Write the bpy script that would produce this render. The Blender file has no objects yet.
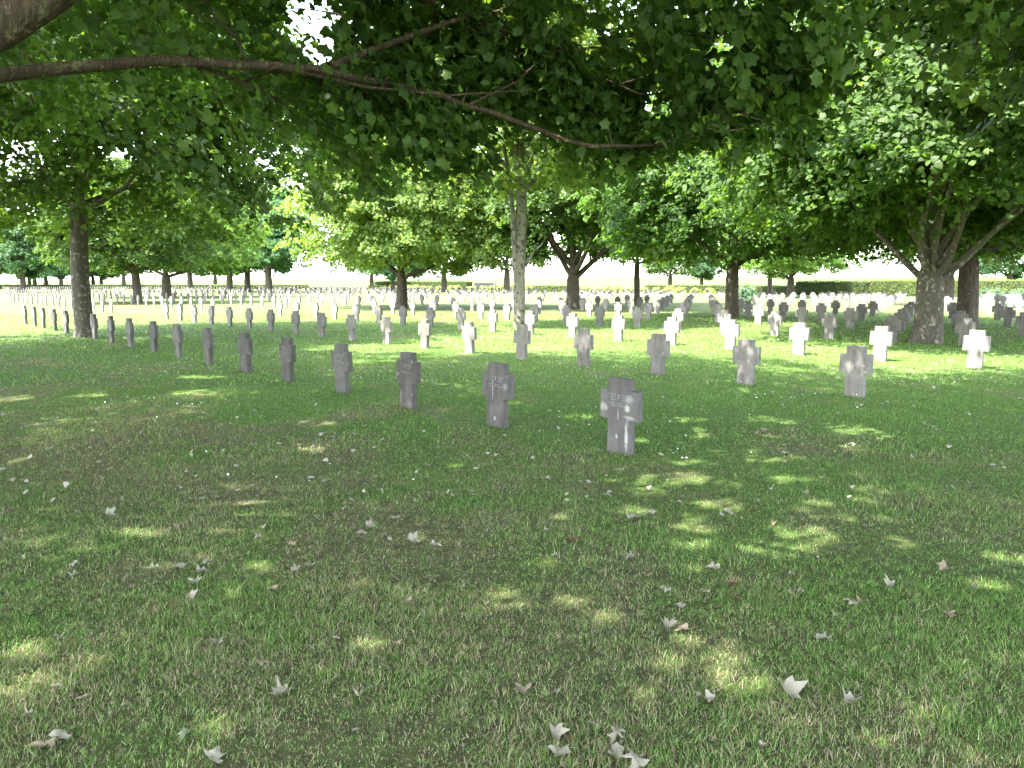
import bpy, bmesh, math, random
import numpy as np
from mathutils import Vector, Matrix
R = math.radians
S = bpy.context.scene
C = S.collection

# ------------------------------------------------------------------ camera
F, HY, CAMH = 760.0, 282.0, 1.65            # focal length in pixels, horizon row, eye height
PITCH = math.atan((384 - HY) / F)
cam = bpy.data.objects.new('camera', bpy.data.cameras.new('camera')); C.objects.link(cam)
cam.data.sensor_width = 36; cam.data.lens = 36 * F / 1024
cam.data.clip_end = 5000; cam.data.clip_start = 0.05
cam.location = (0, 0, CAMH); cam.rotation_euler = (math.pi / 2 - PITCH, 0, 0)
S.camera = cam

# ------------------------------------------------------------------ light
SUN_EL = 57.0
SH = Vector((-0.85, -0.52, 0)).normalized()  # horizontal direction towards the sun
SUND = Vector((SH.x * math.cos(R(SUN_EL)), SH.y * math.cos(R(SUN_EL)), math.sin(R(SUN_EL))))
w = bpy.data.worlds.new('World'); S.world = w; w.use_nodes = True
nt = w.node_tree
sky = nt.nodes.new('ShaderNodeTexSky'); sky.sky_type = 'NISHITA'; sky.sun_disc = False
sky.sun_elevation = R(SUN_EL); sky.sun_rotation = math.atan2(SH.x, SH.y)
sky.air_density = 1.0; sky.dust_density = 1.2; sky.ozone_density = 1.0
nt.nodes['Background'].inputs['Strength'].default_value = 0.15
hz = nt.nodes.new('ShaderNodeHueSaturation'); hz.inputs['Saturation'].default_value = .5; hz.inputs['Value'].default_value = 1.1   # bright hazy summer sky
nt.links.new(sky.outputs[0], hz.inputs['Color']); nt.links.new(hz.outputs[0], nt.nodes['Background'].inputs[0])
sl = bpy.data.lights.new('sun', 'SUN'); sl.energy = 2.8; sl.angle = R(0.53); sl.color = (1.0, 0.95, 0.86)
sun = bpy.data.objects.new('sun', sl); C.objects.link(sun)
sun.rotation_euler = SUND.to_track_quat('Z', 'Y').to_euler()
S.view_settings.view_transform = 'Standard'; S.view_settings.look = 'None'
S.view_settings.gamma = 1; S.view_settings.use_curve_mapping = False
S.view_settings.exposure = 3.52
cy = S.cycles
cy.max_bounces = 7; cy.diffuse_bounces = 4; cy.glossy_bounces = 2; cy.transmission_bounces = 4; cy.transparent_max_bounces = 4
cy.use_denoising = True; cy.caustics_reflective = False; cy.caustics_refractive = False
cy.sample_clamp_indirect = 6

# ------------------------------------------------------------------ helpers
def pt(px, py, depth):
    """world point that lies `depth` metres in front of the camera along +Y and shows at a pixel of the photo"""
    u = (px - 512) / F; v = (384 - py) / F
    dy = math.cos(PITCH) + v * math.sin(PITCH); dz = -math.sin(PITCH) + v * math.cos(PITCH)
    t = depth / dy
    return Vector((u * t, depth, CAMH + dz * t))
def gp(px, py):
    u = (px - 512) / F; v = (384 - py) / F
    dy = math.cos(PITCH) + v * math.sin(PITCH); dz = -math.sin(PITCH) + v * math.cos(PITCH)
    t = CAMH / -dz
    return Vector((u * t, dy * t, 0))

def tag(o, label=None, cat=None, group=None, kind=None):
    if label: o['label'] = label
    if cat: o['category'] = cat
    if group: o['group'] = group
    if kind: o['kind'] = kind
    return o
def empty(name, loc=(0, 0, 0), rz=0):
    o = bpy.data.objects.new(name, None); C.objects.link(o)
    o.location = loc; o.rotation_euler = (0, 0, rz); o.empty_display_size = .1
    return o
def link(name, me, parent=None, loc=None):
    o = bpy.data.objects.new(name, me); C.objects.link(o)
    if parent: o.parent = parent
    if loc is not None: o.location = loc
    return o
def np_mesh(name, V, T, mats, smooth=False, mi=None, n=3):
    """mesh from numpy vertices (N,3) and faces (M,n)"""
    me = bpy.data.meshes.new(name)
    V = np.asarray(V, dtype=np.float32); T = np.asarray(T, dtype=np.int32)
    me.vertices.add(len(V)); me.vertices.foreach_set('co', V.ravel())
    me.loops.add(T.size); me.loops.foreach_set('vertex_index', T.ravel())
    me.polygons.add(len(T)); me.polygons.foreach_set('loop_start', np.arange(0, T.size, n, dtype=np.int32))
    me.polygons.foreach_set('loop_total', np.full(len(T), n, dtype=np.int32))
    if smooth: me.polygons.foreach_set('use_smooth', np.ones(len(T), dtype=bool))
    if mi is not None: me.polygons.foreach_set('material_index', np.asarray(mi, dtype=np.int32))
    for m in (mats if isinstance(mats, (list, tuple)) else [mats]): me.materials.append(m)
    me.update(calc_edges=True); me.validate()
    return me

# ------------------------------------------------------------------ materials
class MT:
    def __init__(s, name, rough=.8, spec=.3):
        s.m = bpy.data.materials.new(name); s.m.use_nodes = True; s.t = s.m.node_tree; s.N = s.t.nodes; s.L = s.t.links
        s.b = s.N['Principled BSDF']; s.out = s.N['Material Output']
        s.b.inputs['Roughness'].default_value = rough; s.b.inputs['Specular IOR Level'].default_value = spec
    def n(s, typ, **kw):
        x = s.N.new(typ)
        for k, v in kw.items(): setattr(x, k, v)
        return x
    def set(s, sock, v):
        if isinstance(v, bpy.types.NodeSocket): s.L.new(v, sock)
        else: sock.default_value = v
    def coord(s, kind='Object'):
        return s.n('ShaderNodeTexCoord').outputs[kind]
    def world(s): return s.n('ShaderNodeNewGeometry').outputs['Position']
    def island(s): return s.n('ShaderNodeNewGeometry').outputs['Random Per Island']
    def orand(s): return s.n('ShaderNodeObjectInfo').outputs['Random']
    def mapping(s, v, scale=(1, 1, 1), loc=(0, 0, 0), rot=(0, 0, 0)):
        m = s.n('ShaderNodeMapping'); s.L.new(v, m.inputs['Vector'])
        s.set(m.inputs['Scale'], scale); s.set(m.inputs['Location'], loc); m.inputs['Rotation'].default_value = rot
        return m.outputs[0]
    def noise(s, v, scale, detail=4, rough=.55, dist=0):
        x = s.n('ShaderNodeTexNoise'); s.L.new(v, x.inputs['Vector'])
        x.inputs['Scale'].default_value = scale; x.inputs['Detail'].default_value = detail
        x.inputs['Roughness'].default_value = rough; x.inputs['Distortion'].default_value = dist
        return x.outputs['Fac']
    def voronoi(s, v, scale, feature='F1', out='Distance'):
        x = s.n('ShaderNodeTexVoronoi', feature=feature); s.L.new(v, x.inputs['Vector']); x.inputs['Scale'].default_value = scale
        return x.outputs[out]
    def ramp(s, f, stops, interp='LINEAR'):
        x = s.n('ShaderNodeValToRGB'); s.L.new(f, x.inputs[0]); e = x.color_ramp; e.interpolation = interp
        while len(e.elements) < len(stops): e.elements.new(.5)
        for el, (p, c) in zip(e.elements, stops):
            el.position = p; el.color = (c if hasattr(c, '__len__') else (c, c, c)) + (1,) if not hasattr(c, '__len__') or len(c) == 3 else c
        return x.outputs[0]
    def math(s, op, a, b=0.5, clamp=False):
        x = s.n('ShaderNodeMath', operation=op, use_clamp=clamp); s.set(x.inputs[0], a); s.set(x.inputs[1], b)
        return x.outputs[0]
    def mix(s, f, a, b, blend='MIX'):
        x = s.n('ShaderNodeMix', data_type='RGBA', blend_type=blend)
        s.set(x.inputs[0], f)
        s.set(x.inputs[6], a if isinstance(a, bpy.types.NodeSocket) else tuple(a) + (1,))
        s.set(x.inputs[7], b if isinstance(b, bpy.types.NodeSocket) else tuple(b) + (1,))
        return x.outputs[2]
    def col(s, c):
        s.set(s.b.inputs['Base Color'], c if isinstance(c, bpy.types.NodeSocket) else tuple(c) + (1,)); return s
    def bump(s, h, strength=.5, dist=.01):
        x = s.n('ShaderNodeBump'); s.L.new(h, x.inputs['Height']); x.inputs['Strength'].default_value = strength
        x.inputs['Distance'].default_value = dist; s.L.new(x.outputs[0], s.b.inputs['Normal']); return s
    def translucent(s, col, fac):
        tr = s.n('ShaderNodeBsdfTranslucent'); s.set(tr.inputs[0], col)
        mx = s.n('ShaderNodeMixShader'); mx.inputs[0].default_value = fac
        s.L.new(s.b.outputs[0], mx.inputs[1]); s.L.new(tr.outputs[0], mx.inputs[2]); s.L.new(mx.outputs[0], s.out.inputs[0]); return s

def leaf_mat(name, c0, c1, c2, tfac=.46, tgain=2.15):
    m = MT(name, .55, .28)
    r = m.island()
    f = m.ramp(r, [(0, c0), (.55, c1), (.9, c2), (1, tuple(x * 1.25 for x in c2))])
    # clumps of older and younger leaves
    nz = m.noise(m.coord('Object'), .55, 3)
    f = m.mix(m.ramp(nz, [(.35, 0.), (.7, .55)]), f, c2)
    rv = m.n('ShaderNodeHueSaturation'); m.L.new(f, rv.inputs['Color'])
    m.set(rv.inputs['Value'], m.math('ADD', m.math('MULTIPLY', m.orand(), .3), .85))
    m.set(rv.inputs['Hue'], m.math('ADD', m.math('MULTIPLY', m.orand(), .02), .49))
    f = rv.outputs[0]
    m.col(f)
    t = m.mix(1.0, f, (tgain * 1.2, tgain * 1.2, tgain * .42), 'MULTIPLY')
    m.translucent(t, tfac)
    return m.m
LEAF = leaf_mat('maple_leaves', (.024, .052, .012), (.042, .085, .019), (.080, .135, .032))
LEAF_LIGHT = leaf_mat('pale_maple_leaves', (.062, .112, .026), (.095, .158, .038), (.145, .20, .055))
LEAF_BLUE = leaf_mat('bluish_leaves', (.026, .065, .030), (.045, .100, .045), (.07, .135, .06))

def bark_mat(name, a, b, c, lich, scale=1.0, patches=.62, dist=.25):
    m = MT(name, .9, .2)
    o = m.coord('Object')
    v = m.mapping(o, (7 * scale, 7 * scale, 1.6 * scale))
    n1 = m.noise(v, 2.2, 6, .65, .6); n2 = m.noise(o, 26 * scale, 4)
    base = m.ramp(n1, [(.3, a), (.55, b), (.75, c)])
    base = m.mix(m.ramp(n2, [(.35, 0.), (.75, .5)]), base, b)
    pl = m.noise(o, 5.5 * scale, 5, .6, dist)
    base = m.mix(m.ramp(pl, [(patches, 0.), (patches + .07, .85)]), base, lich)
    m.col(base)
    h = m.math('ADD', n1, m.math('MULTIPLY', m.voronoi(v, 3.0, 'DISTANCE_TO_EDGE'), .8))
    m.bump(h, .9, .035)
    return m.m
BARK = bark_mat('grey_brown_bark', (.035, .028, .022), (.085, .070, .052), (.150, .128, .100), (.20, .195, .155))
BARK_GREEN = bark_mat('mossy_bark', (.030, .023, .015), (.080, .062, .038), (.15, .12, .072), (.17, .165, .09), 1.6, .57)
BARK_PALE = bark_mat('pale_flaking_bark', (.13, .115, .09), (.24, .22, .18), (.34, .32, .27), (.06, .05, .038), 1.0, .53, .15)
BARK_LICHEN = bark_mat('lichen_spotted_bark', (.060, .052, .042), (.120, .105, .085), (.19, .17, .145), (.33, .33, .28), 1.4, .57)

# turf: shared dryness pattern for soil sheet and blades
def dryness(m):
    p = m.world()
    a = m.noise(m.mapping(p, (1, 1, 0)), .42, 4, .6, .6)
    b = m.noise(m.mapping(p, (1, 1, 0), (7, 3, 0)), 1.9, 4, .65)
    sm = m.math('ADD', m.math('MULTIPLY', a, .65), m.math('MULTIPLY', b, .35))
    sx = m.n('ShaderNodeSeparateXYZ'); m.L.new(p, sx.inputs[0])
    # the worn ground close to the path is drier
    near = m.math('MULTIPLY', m.math('SUBTRACT', 8.0, m.math('ADD', sx.outputs[1], m.math('MULTIPLY', sx.outputs[0], .8))), .018)
    near = m.math('MINIMUM', m.math('MAXIMUM', near, -.05), .085)
    sm = m.math('ADD', sm, near)
    return m.ramp(sm, [(.485, 0.), (.60, 1.)])
def make_turf():
    m = MT('turf', .95, .15)
    p = m.world()
    d = dryness(m)
    fine = m.noise(p, 55, 5, .7); mid = m.noise(p, 6, 5, .6); big = m.noise(p, .12, 4, .6)
    green = m.mix(fine, (.045, .078, .018), (.125, .180, .050))
    green = m.mix(m.ramp(mid, [(.3, 0.), (.75, .6)]), green, (.095, .165, .035))
    green = m.mix(m.ramp(big, [(.4, 0.), (.7, .5)]), green, (.12, .18, .05))
    brown = m.mix(fine, (.075, .060, .036), (.22, .185, .115))
    base = m.mix(m.math('MULTIPLY', d, .75), green, brown)
    # dark thatch and soil between the near blades, with shade for depth in their colour
    clump = m.noise(m.mapping(p, (1, 1, 0)), 9, 5, .7)
    soil = m.mix(m.ramp(clump, [(.35, 0.), (.65, 1.)]), (.040, .040, .020), (.095, .115, .040))
    s0 = m.n('ShaderNodeSeparateXYZ'); m.L.new(p, s0.inputs[0])
    base = m.mix(m.ramp(m.math('DIVIDE', s0.outputs[1], 20.0), [(.18, .85), (.48, 0.)]), base, soil)
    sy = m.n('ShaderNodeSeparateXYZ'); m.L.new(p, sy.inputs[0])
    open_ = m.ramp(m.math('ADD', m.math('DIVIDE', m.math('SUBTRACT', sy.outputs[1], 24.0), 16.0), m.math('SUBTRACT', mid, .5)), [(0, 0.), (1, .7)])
    base = m.mix(open_, base, m.mix(m.noise(p, .35, 4, .65), (.075, .105, .028), (.120, .130, .048)))                       # open lawn is drier; its sunlit paleness is also put into this colour
    # ripening crop field beyond the boundary
    dt = m.n('ShaderNodeVectorMath', operation='DOT_PRODUCT'); m.L.new(p, dt.inputs[0]); dt.inputs[1].default_value = (.7335, .6797, 0)
    fm = m.ramp(m.math('DIVIDE', m.math('SUBTRACT', dt.outputs['Value'], 97.0), 6.0), [(0, 0.), (1, 1.)])
    base = m.mix(fm, base, m.mix(m.noise(p, .05, 3), (.075, .092, .030), (.058, .085, .022)))
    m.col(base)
    m.bump(m.noise(p, 90, 4, .8), 1.0, .02)
    return m.m
TURF = make_turf()
def make_blade():
    m = MT('grass_blades', .6, .25)
    d = dryness(m); r = m.island()
    g = m.ramp(r, [(0, (.045, .105, .018)), (.45, (.105, .215, .040)), (.8, (.175, .30, .070)), (1, (.32, .41, .16))])
    b = m.ramp(m.math('FRACT', m.math('MULTIPLY', r, 37.0)), [(0, (.15, .125, .075)), (.6, (.27, .235, .145)), (1, (.42, .37, .25))])
    # share of dead blades rises with dryness
    th = m.math('LESS_THAN', m.math('FRACT', m.math('MULTIPLY', r, 91.7)), m.math('ADD', m.math('MULTIPLY', d, .52), .03))
    c = m.mix(th, g, b)
    m.col(c); m.translucent(m.mix(1.0, c, (1.3, 1.5, .7), 'MULTIPLY'), .3)
    return m.m
BLADE = make_blade()

def stone_mat(name, tone=1.0, lichen=False):
    m = MT(name, .88, .25)
    o = m.coord('Object'); r = m.orand()
    off = m.n('ShaderNodeCombineXYZ'); m.set(off.inputs[0], m.math('MULTIPLY', r, 40.0)); m.set(off.inputs[2], m.math('MULTIPLY', r, 17.0))
    v = m.mapping(o, (1, 1, 1), off.outputs[0])
    big = m.noise(v, 3.2, 5, .6, .4); fine = m.noise(v, 60, 4, .75); st = m.noise(m.mapping(v, (9, 9, 1.2)), 1.6, 4, .6)
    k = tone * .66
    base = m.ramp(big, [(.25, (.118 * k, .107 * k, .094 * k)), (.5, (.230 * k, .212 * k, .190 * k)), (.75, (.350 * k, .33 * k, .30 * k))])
    base = m.mix(m.ramp(fine, [(.3, 0.), (.8, .55)]), base, (.36 * k, .345 * k, .33 * k))
    base = m.mix(m.ramp(st, [(.52, 0.), (.66, .5)]), base, (.10 * k, .095 * k, .085 * k))   # rain streaks
    bri = m.math('ADD', m.math('MULTIPLY', r, .45), .78)
    hs = m.n('ShaderNodeHueSaturation'); m.L.new(base, hs.inputs['Color']); m.set(hs.inputs['Value'], bri)
    base = hs.outputs[0]
    sx = m.n('ShaderNodeSeparateXYZ'); m.L.new(o, sx.inputs[0])
    if lichen:
        def blob(cx, cz, rx, rz, soft=.6):
            a = m.math('DIVIDE', m.math('SUBTRACT', sx.outputs[0], cx), rx); b = m.math('DIVIDE', m.math('SUBTRACT', sx.outputs[2], cz), rz)
            dd = m.math('SQRT', m.math('ADD', m.math('MULTIPLY', a, a), m.math('MULTIPLY', b, b)))
            dd = m.math('ADD', dd, m.math('MULTIPLY', m.math('SUBTRACT', m.noise(o, 17, 6, .75), .5), 2.4))
            return m.ramp(dd, [(1 - soft, 1.), (1, 0.)])
        for cx, cz, rx, rz, amt, cc in lichen:
            base = m.mix(m.math('MULTIPLY', blob(cx, cz, rx, rz), amt * .72), base, cc)
    else:
        lc = m.noise(v, 9, 5, .6, .5)
        base = m.mix(m.ramp(lc, [(.66, 0.), (.72, .7)]), base, (.50, .49, .45))
    m.col(base)
    m.bump(m.math('ADD', m.noise(v, 45, 5, .8), m.math('MULTIPLY', m.noise(v, 12, 3), .6)), .6, .006)
    return m.m
STONE = stone_mat('weathered_grey_stone')
STONE_A = stone_mat('lichened_grey_stone', .60, [(.105, .455, .036, .036, .85, (.52, .51, .47)), (.13, .55, .055, .045, .5, (.48, .46, .44)),
    (-.19, .44, .06, .055, .55, (.50, .48, .46)), (.10, .17, .022, .19, .85, (.52, .50, .47)), (-.005, .38, .014, .06, .55, (.48, .46, .45)),
    (-.02, .17, .016, .03, .7, (.50, .49, .46)), (.13, .37, .08, .022, .45, (.55, .53, .5))])
STONE_B = stone_mat('streaked_grey_stone', .56, [(-.045, .44, .006, .17, .85, (.55, .52, .50)), (0.0, .10, .022, .028, .7, (.46, .44, .43)), (.16, .48, .04, .05, .4, (.42, .4, .39))])
def flat_mat(name, c, rough=.8, var=.0, scale=8):
    m = MT(name, rough, .25)
    if var:
        n = m.noise(m.coord('Object'), scale, 4)
        m.col(m.mix(n, tuple(x * (1 - var) for x in c), tuple(min(1, x * (1 + var)) for x in c)))
    else: m.col(c)
    return m.m
INSC = flat_mat('worn_inscription', (.26, .25, .24), .9, .2, 60)

# ------------------------------------------------------------------ ground
ROW0 = Vector((1.04, 7.26, 0)); NV = Vector((3.955, 3.665, 0)); TV = Vector((-1.194, 1.345, 0))
NU = NV.normalized(); TU = TV.normalized()
def ground_mesh():
    xs = np.concatenate([np.linspace(-1500, -260, 14), np.linspace(-240, 240, 60), np.linspace(260, 1500, 14)])
    ys = np.concatenate([np.linspace(-300, -30, 6), np.linspace(-20, 300, 60), np.linspace(330, 3000, 30)])
    X, Y = np.meshgrid(xs, ys)
    nn = (X - ROW0.x) * NU.x + (Y - ROW0.y) * NU.y
    k = np.clip((nn - 96) / 330, 0, 1); Z = 4.6 * k * k * (3 - 2 * k)
    V = np.stack([X, Y, Z], -1).reshape(-1, 3); a, b = len(ys), len(xs)
    i = (np.arange(a - 1)[:, None] * b + np.arange(b - 1)[None]).ravel()
    return np_mesh('lawn', V, np.stack([i, i + 1, i + b + 1, i + b], -1), TURF, smooth=True, n=4)
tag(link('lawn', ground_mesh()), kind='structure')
# pale crop field beyond the boundary
def strip(name, n0, n1, t0, t1, mat, z=.004, steps=30):
    V = []; Fc = []
    for i in range(steps + 1):
        t = t0 + (t1 - t0) * i / steps
        for n_ in (n0, n1):
            p = ROW0 + NU * n_ + TU * t; V.append((p.x, p.y, z))
    for i in range(steps): Fc.append((2 * i, 2 * i + 2, 2 * i + 3, 2 * i + 1))
    return tag(link(name, np_mesh(name, V, Fc, mat, n=4)), kind='structure')
strip('path', 79.5, 82.5, -60, 260, flat_mat('pale_gravel', (.42, .38, .30), .9, .25, 3))

# ------------------------------------------------------------------ grass blades
def grass(name, rings, seed=3):
    rg = np.random.default_rng(seed); VV = []; TT = []; base = 0
    for (y0, y1, dens, h0, h1, wd, segs) in rings:
        half = lambda y: .70 * y + 1.6
        area = (half(y0) + half(y1)) * (y1 - y0); n = int(area * dens)
        # y distributed with the trapezoid's width
        y = rg.uniform(y0, y1, n * 2); keep = rg.uniform(0, half(y1), n * 2) < half(y); y = y[keep][:n]; n = len(y)
        x = rg.uniform(-1, 1, n) * half(y)
        # clumping
        tuft = (np.sin(x * 2.1 + np.sin(y * 1.3) * 2) + np.sin(y * 2.7 + np.sin(x * 1.7) * 2) + np.sin(x * 6.3 + y * 3.1) * .6)
        fine = np.sin(x * 17 + 2 * np.sin(y * 11)) * np.sin(y * 19 + 2 * np.sin(x * 13)) + .6 * np.sin(x * 41 + y * 23) * np.sin(y * 37 - x * 29)
        fine = fine + rg.normal(0, .25, n)
        k_ = fine + .12 * tuft > -1.15; x = x[k_]; y = y[k_]; fine = fine[k_]; tuft = tuft[k_]; n = len(x)
        h = rg.uniform(h0, h1, n) * np.clip(1 + .20 * tuft + .40 * fine, .35, 2.4)
        ang = rg.uniform(0, 2 * np.pi, n); lean = np.abs(rg.normal(0, .95, n)) + .2
        dead = rg.uniform(0, 1, n) < .20; lean = np.where(dead, rg.uniform(1.25, 1.7, n), lean); h = np.where(dead, h * 1.5, h)
        d = np.stack([np.cos(ang), np.sin(ang), np.zeros(n)], -1)
        fa = ang + rg.uniform(-1.2, 1.2, n) + np.pi / 2
        s = np.stack([np.cos(fa), np.sin(fa), np.zeros(n)], -1) * (wd * rg.uniform(.6, 1.3, n) / 2)[:, None]
        b = np.stack([x, y, np.where(dead, rg.uniform(.004, .024, n), 0.)], -1)
        def up(f): # arc along the blade
            a = lean * f
            return b + d * (np.sin(a) * h * f)[:, None] + np.array([0, 0, 1.]) * (np.maximum(np.cos(a), .12) * h * f)[:, None]
        if segs == 2:
            m = up(.55); t = up(1.0)
            V = np.stack([b - s, b + s, m + s * .75, m - s * .75, t], 1)
            T = np.array([[0, 1, 2], [0, 2, 3], [3, 2, 4]])
        else:
            t = up(1.0); V = np.stack([b - s, b + s, t], 1); T = np.array([[0, 1, 2]])
        k = V.shape[1]
        TT.append((T[None] + (base + np.arange(n) * k)[:, None, None]).reshape(-1, 3)); VV.append(V.reshape(-1, 3)); base += n * k
    return np_mesh(name, np.concatenate(VV), np.concatenate(TT), BLADE)
tag(link('grass', grass('grass', [(1.9, 4.0, 14000, .010, .036, .0025, 2), (4.0, 7.0, 7000, .012, .036, .0038, 1),
    (7.0, 12.0, 3400, .014, .036, .0070, 1), (12.0, 22.0, 420, .030, .055, .017, 1), (22, 40, 110, .03, .06, .035, 1)])),
    'short green lawn grass with dry brown patches', 'grass', kind='stuff')

# ------------------------------------------------------------------ trees
MAPLE = np.array([(0, 0), (.16, -.06), (.50, .02), (.38, .28), (.55, .60), (.28, .68), (0, 1.0), (-.28, .68), (-.55, .60), (-.38, .28), (-.50, .02), (-.16, -.06)])
def leaf_template(kind):
    if kind == 'maple':
        P = MAPLE; V = np.zeros((12, 3)); V[:, :2] = P; V[:, 2] = np.abs(P[:, 0]) * -.28 - P[:, 1] ** 2 * .12
        V = np.vstack([V, [[0, .42, .03]]]); T = [(12, i, (i + 1) % 12) for i in range(12)]
        return V, np.array(T)
    if kind == 'lobed':
        P = np.array([(0, -.05), (.5, .1), (.34, .55), (0, 1), (-.34, .55), (-.5, .1)])
        V = np.zeros((6, 3)); V[:, :2] = P; V[:, 2] = np.abs(P[:, 0]) * -.25
        return V, np.array([(0, 1, 2), (0, 2, 3), (0, 3, 4), (0, 4, 5)])
    V = np.array([(0, -.1, 0), (.45, .4, -.08), (0, 1, 0), (-.45, .4, -.08)]); return V, np.array([(0, 1, 2), (0, 2, 3)])

def unit(a): return a / np.maximum(np.linalg.norm(a, axis=-1, keepdims=True), 1e-9)
def leaves_mesh(name, cen, nrm, size, kind, mat, rg, jit=.5, drop=None):
    n = len(cen)
    N_ = unit(nrm + rg.normal(0, jit, (n, 3)))
    D = rg.normal(0, 1, (n, 3)); D[:, 2] -= .5; D = unit(D - N_ * (D * N_).sum(1, keepdims=True)); Sx = np.cross(D, N_)
    V0, T0 = leaf_template(kind); sz = size * rg.uniform(.65, 1.25, n)
    V = cen[:, None, :] + sz[:, None, None] * (V0[None, :, 0:1] * Sx[:, None] + (V0[None, :, 1:2] - .45) * D[:, None] + V0[None, :, 2:3] * N_[:, None])
    k = len(V0); T = (T0[None] + (np.arange(n) * k)[:, None, None]).reshape(-1, 3)
    return np_mesh(name, V.reshape(-1, 3), T, mat)

class Wood:
    def __init__(s): s.V = []; s.F = []; s.base = 0
    def tube(s, pts, rad, seg=8, flare=0):
        P = np.array([tuple(p) for p in pts], float); n = len(P)
        tan = np.gradient(P, axis=0); tan = unit(tan)
        ref = np.array([0.31, .95, .1]) if abs(tan[0][2]) > .7 else np.array([0, 0, 1.])
        u = unit(np.cross(tan, ref)); v = np.cross(tan, u)
        a = np.linspace(0, 2 * np.pi, seg, endpoint=False)
        rad = np.asarray(rad)[:, None] * np.ones((1, seg))
        if flare:
            t = np.linspace(0, 1, n)[:, None]
            rad = rad * (1 + .05 * np.sin(a * 3 + 1)[None] + .035 * np.sin(a * 5 + t * 4))
            rad = rad * (1 + flare * (.6 + .5 * np.sin(a * 4 + .5)[None] + .2 * np.sin(a * 7)[None]) * np.exp(-(P[:, 2:3] - P[0, 2]) / .22))
        V = P[:, None] + rad[..., None] * (np.cos(a)[None, :, None] * u[:, None] + np.sin(a)[None, :, None] * v[:, None])
        i = np.arange(n - 1)[:, None] * seg; j = np.arange(seg)[None]; j2 = (j + 1) % seg
        s.F.append(np.stack([i + j, i + j2, i + seg + j2, i + seg + j], -1).reshape(-1, 4) + s.base)
        s.V.append(V.reshape(-1, 3)); s.base += n * seg
        # tip cap
        tip = P[-1:] + tan[-1:] * rad[-1, 0]; s.V.append(tip); b = s.base; q = b - seg
        jj = np.arange(seg); s.F.append(np.stack([q + jj, q + (jj + 1) % seg, np.full(seg, b), np.full(seg, b)], -1)); s.base += 1
    def mesh(s, name, mat):
        V = np.concatenate(s.V); Fq = np.concatenate(s.F)
        quad = Fq[Fq[:, 2] != Fq[:, 3]]; tri = Fq[Fq[:, 2] == Fq[:, 3]][:, :3]
        T = np.concatenate([quad[:, [0, 1, 2]], quad[:, [0, 2, 3]], tri])
        return np_mesh(name, V, T, mat, smooth=True)

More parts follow.
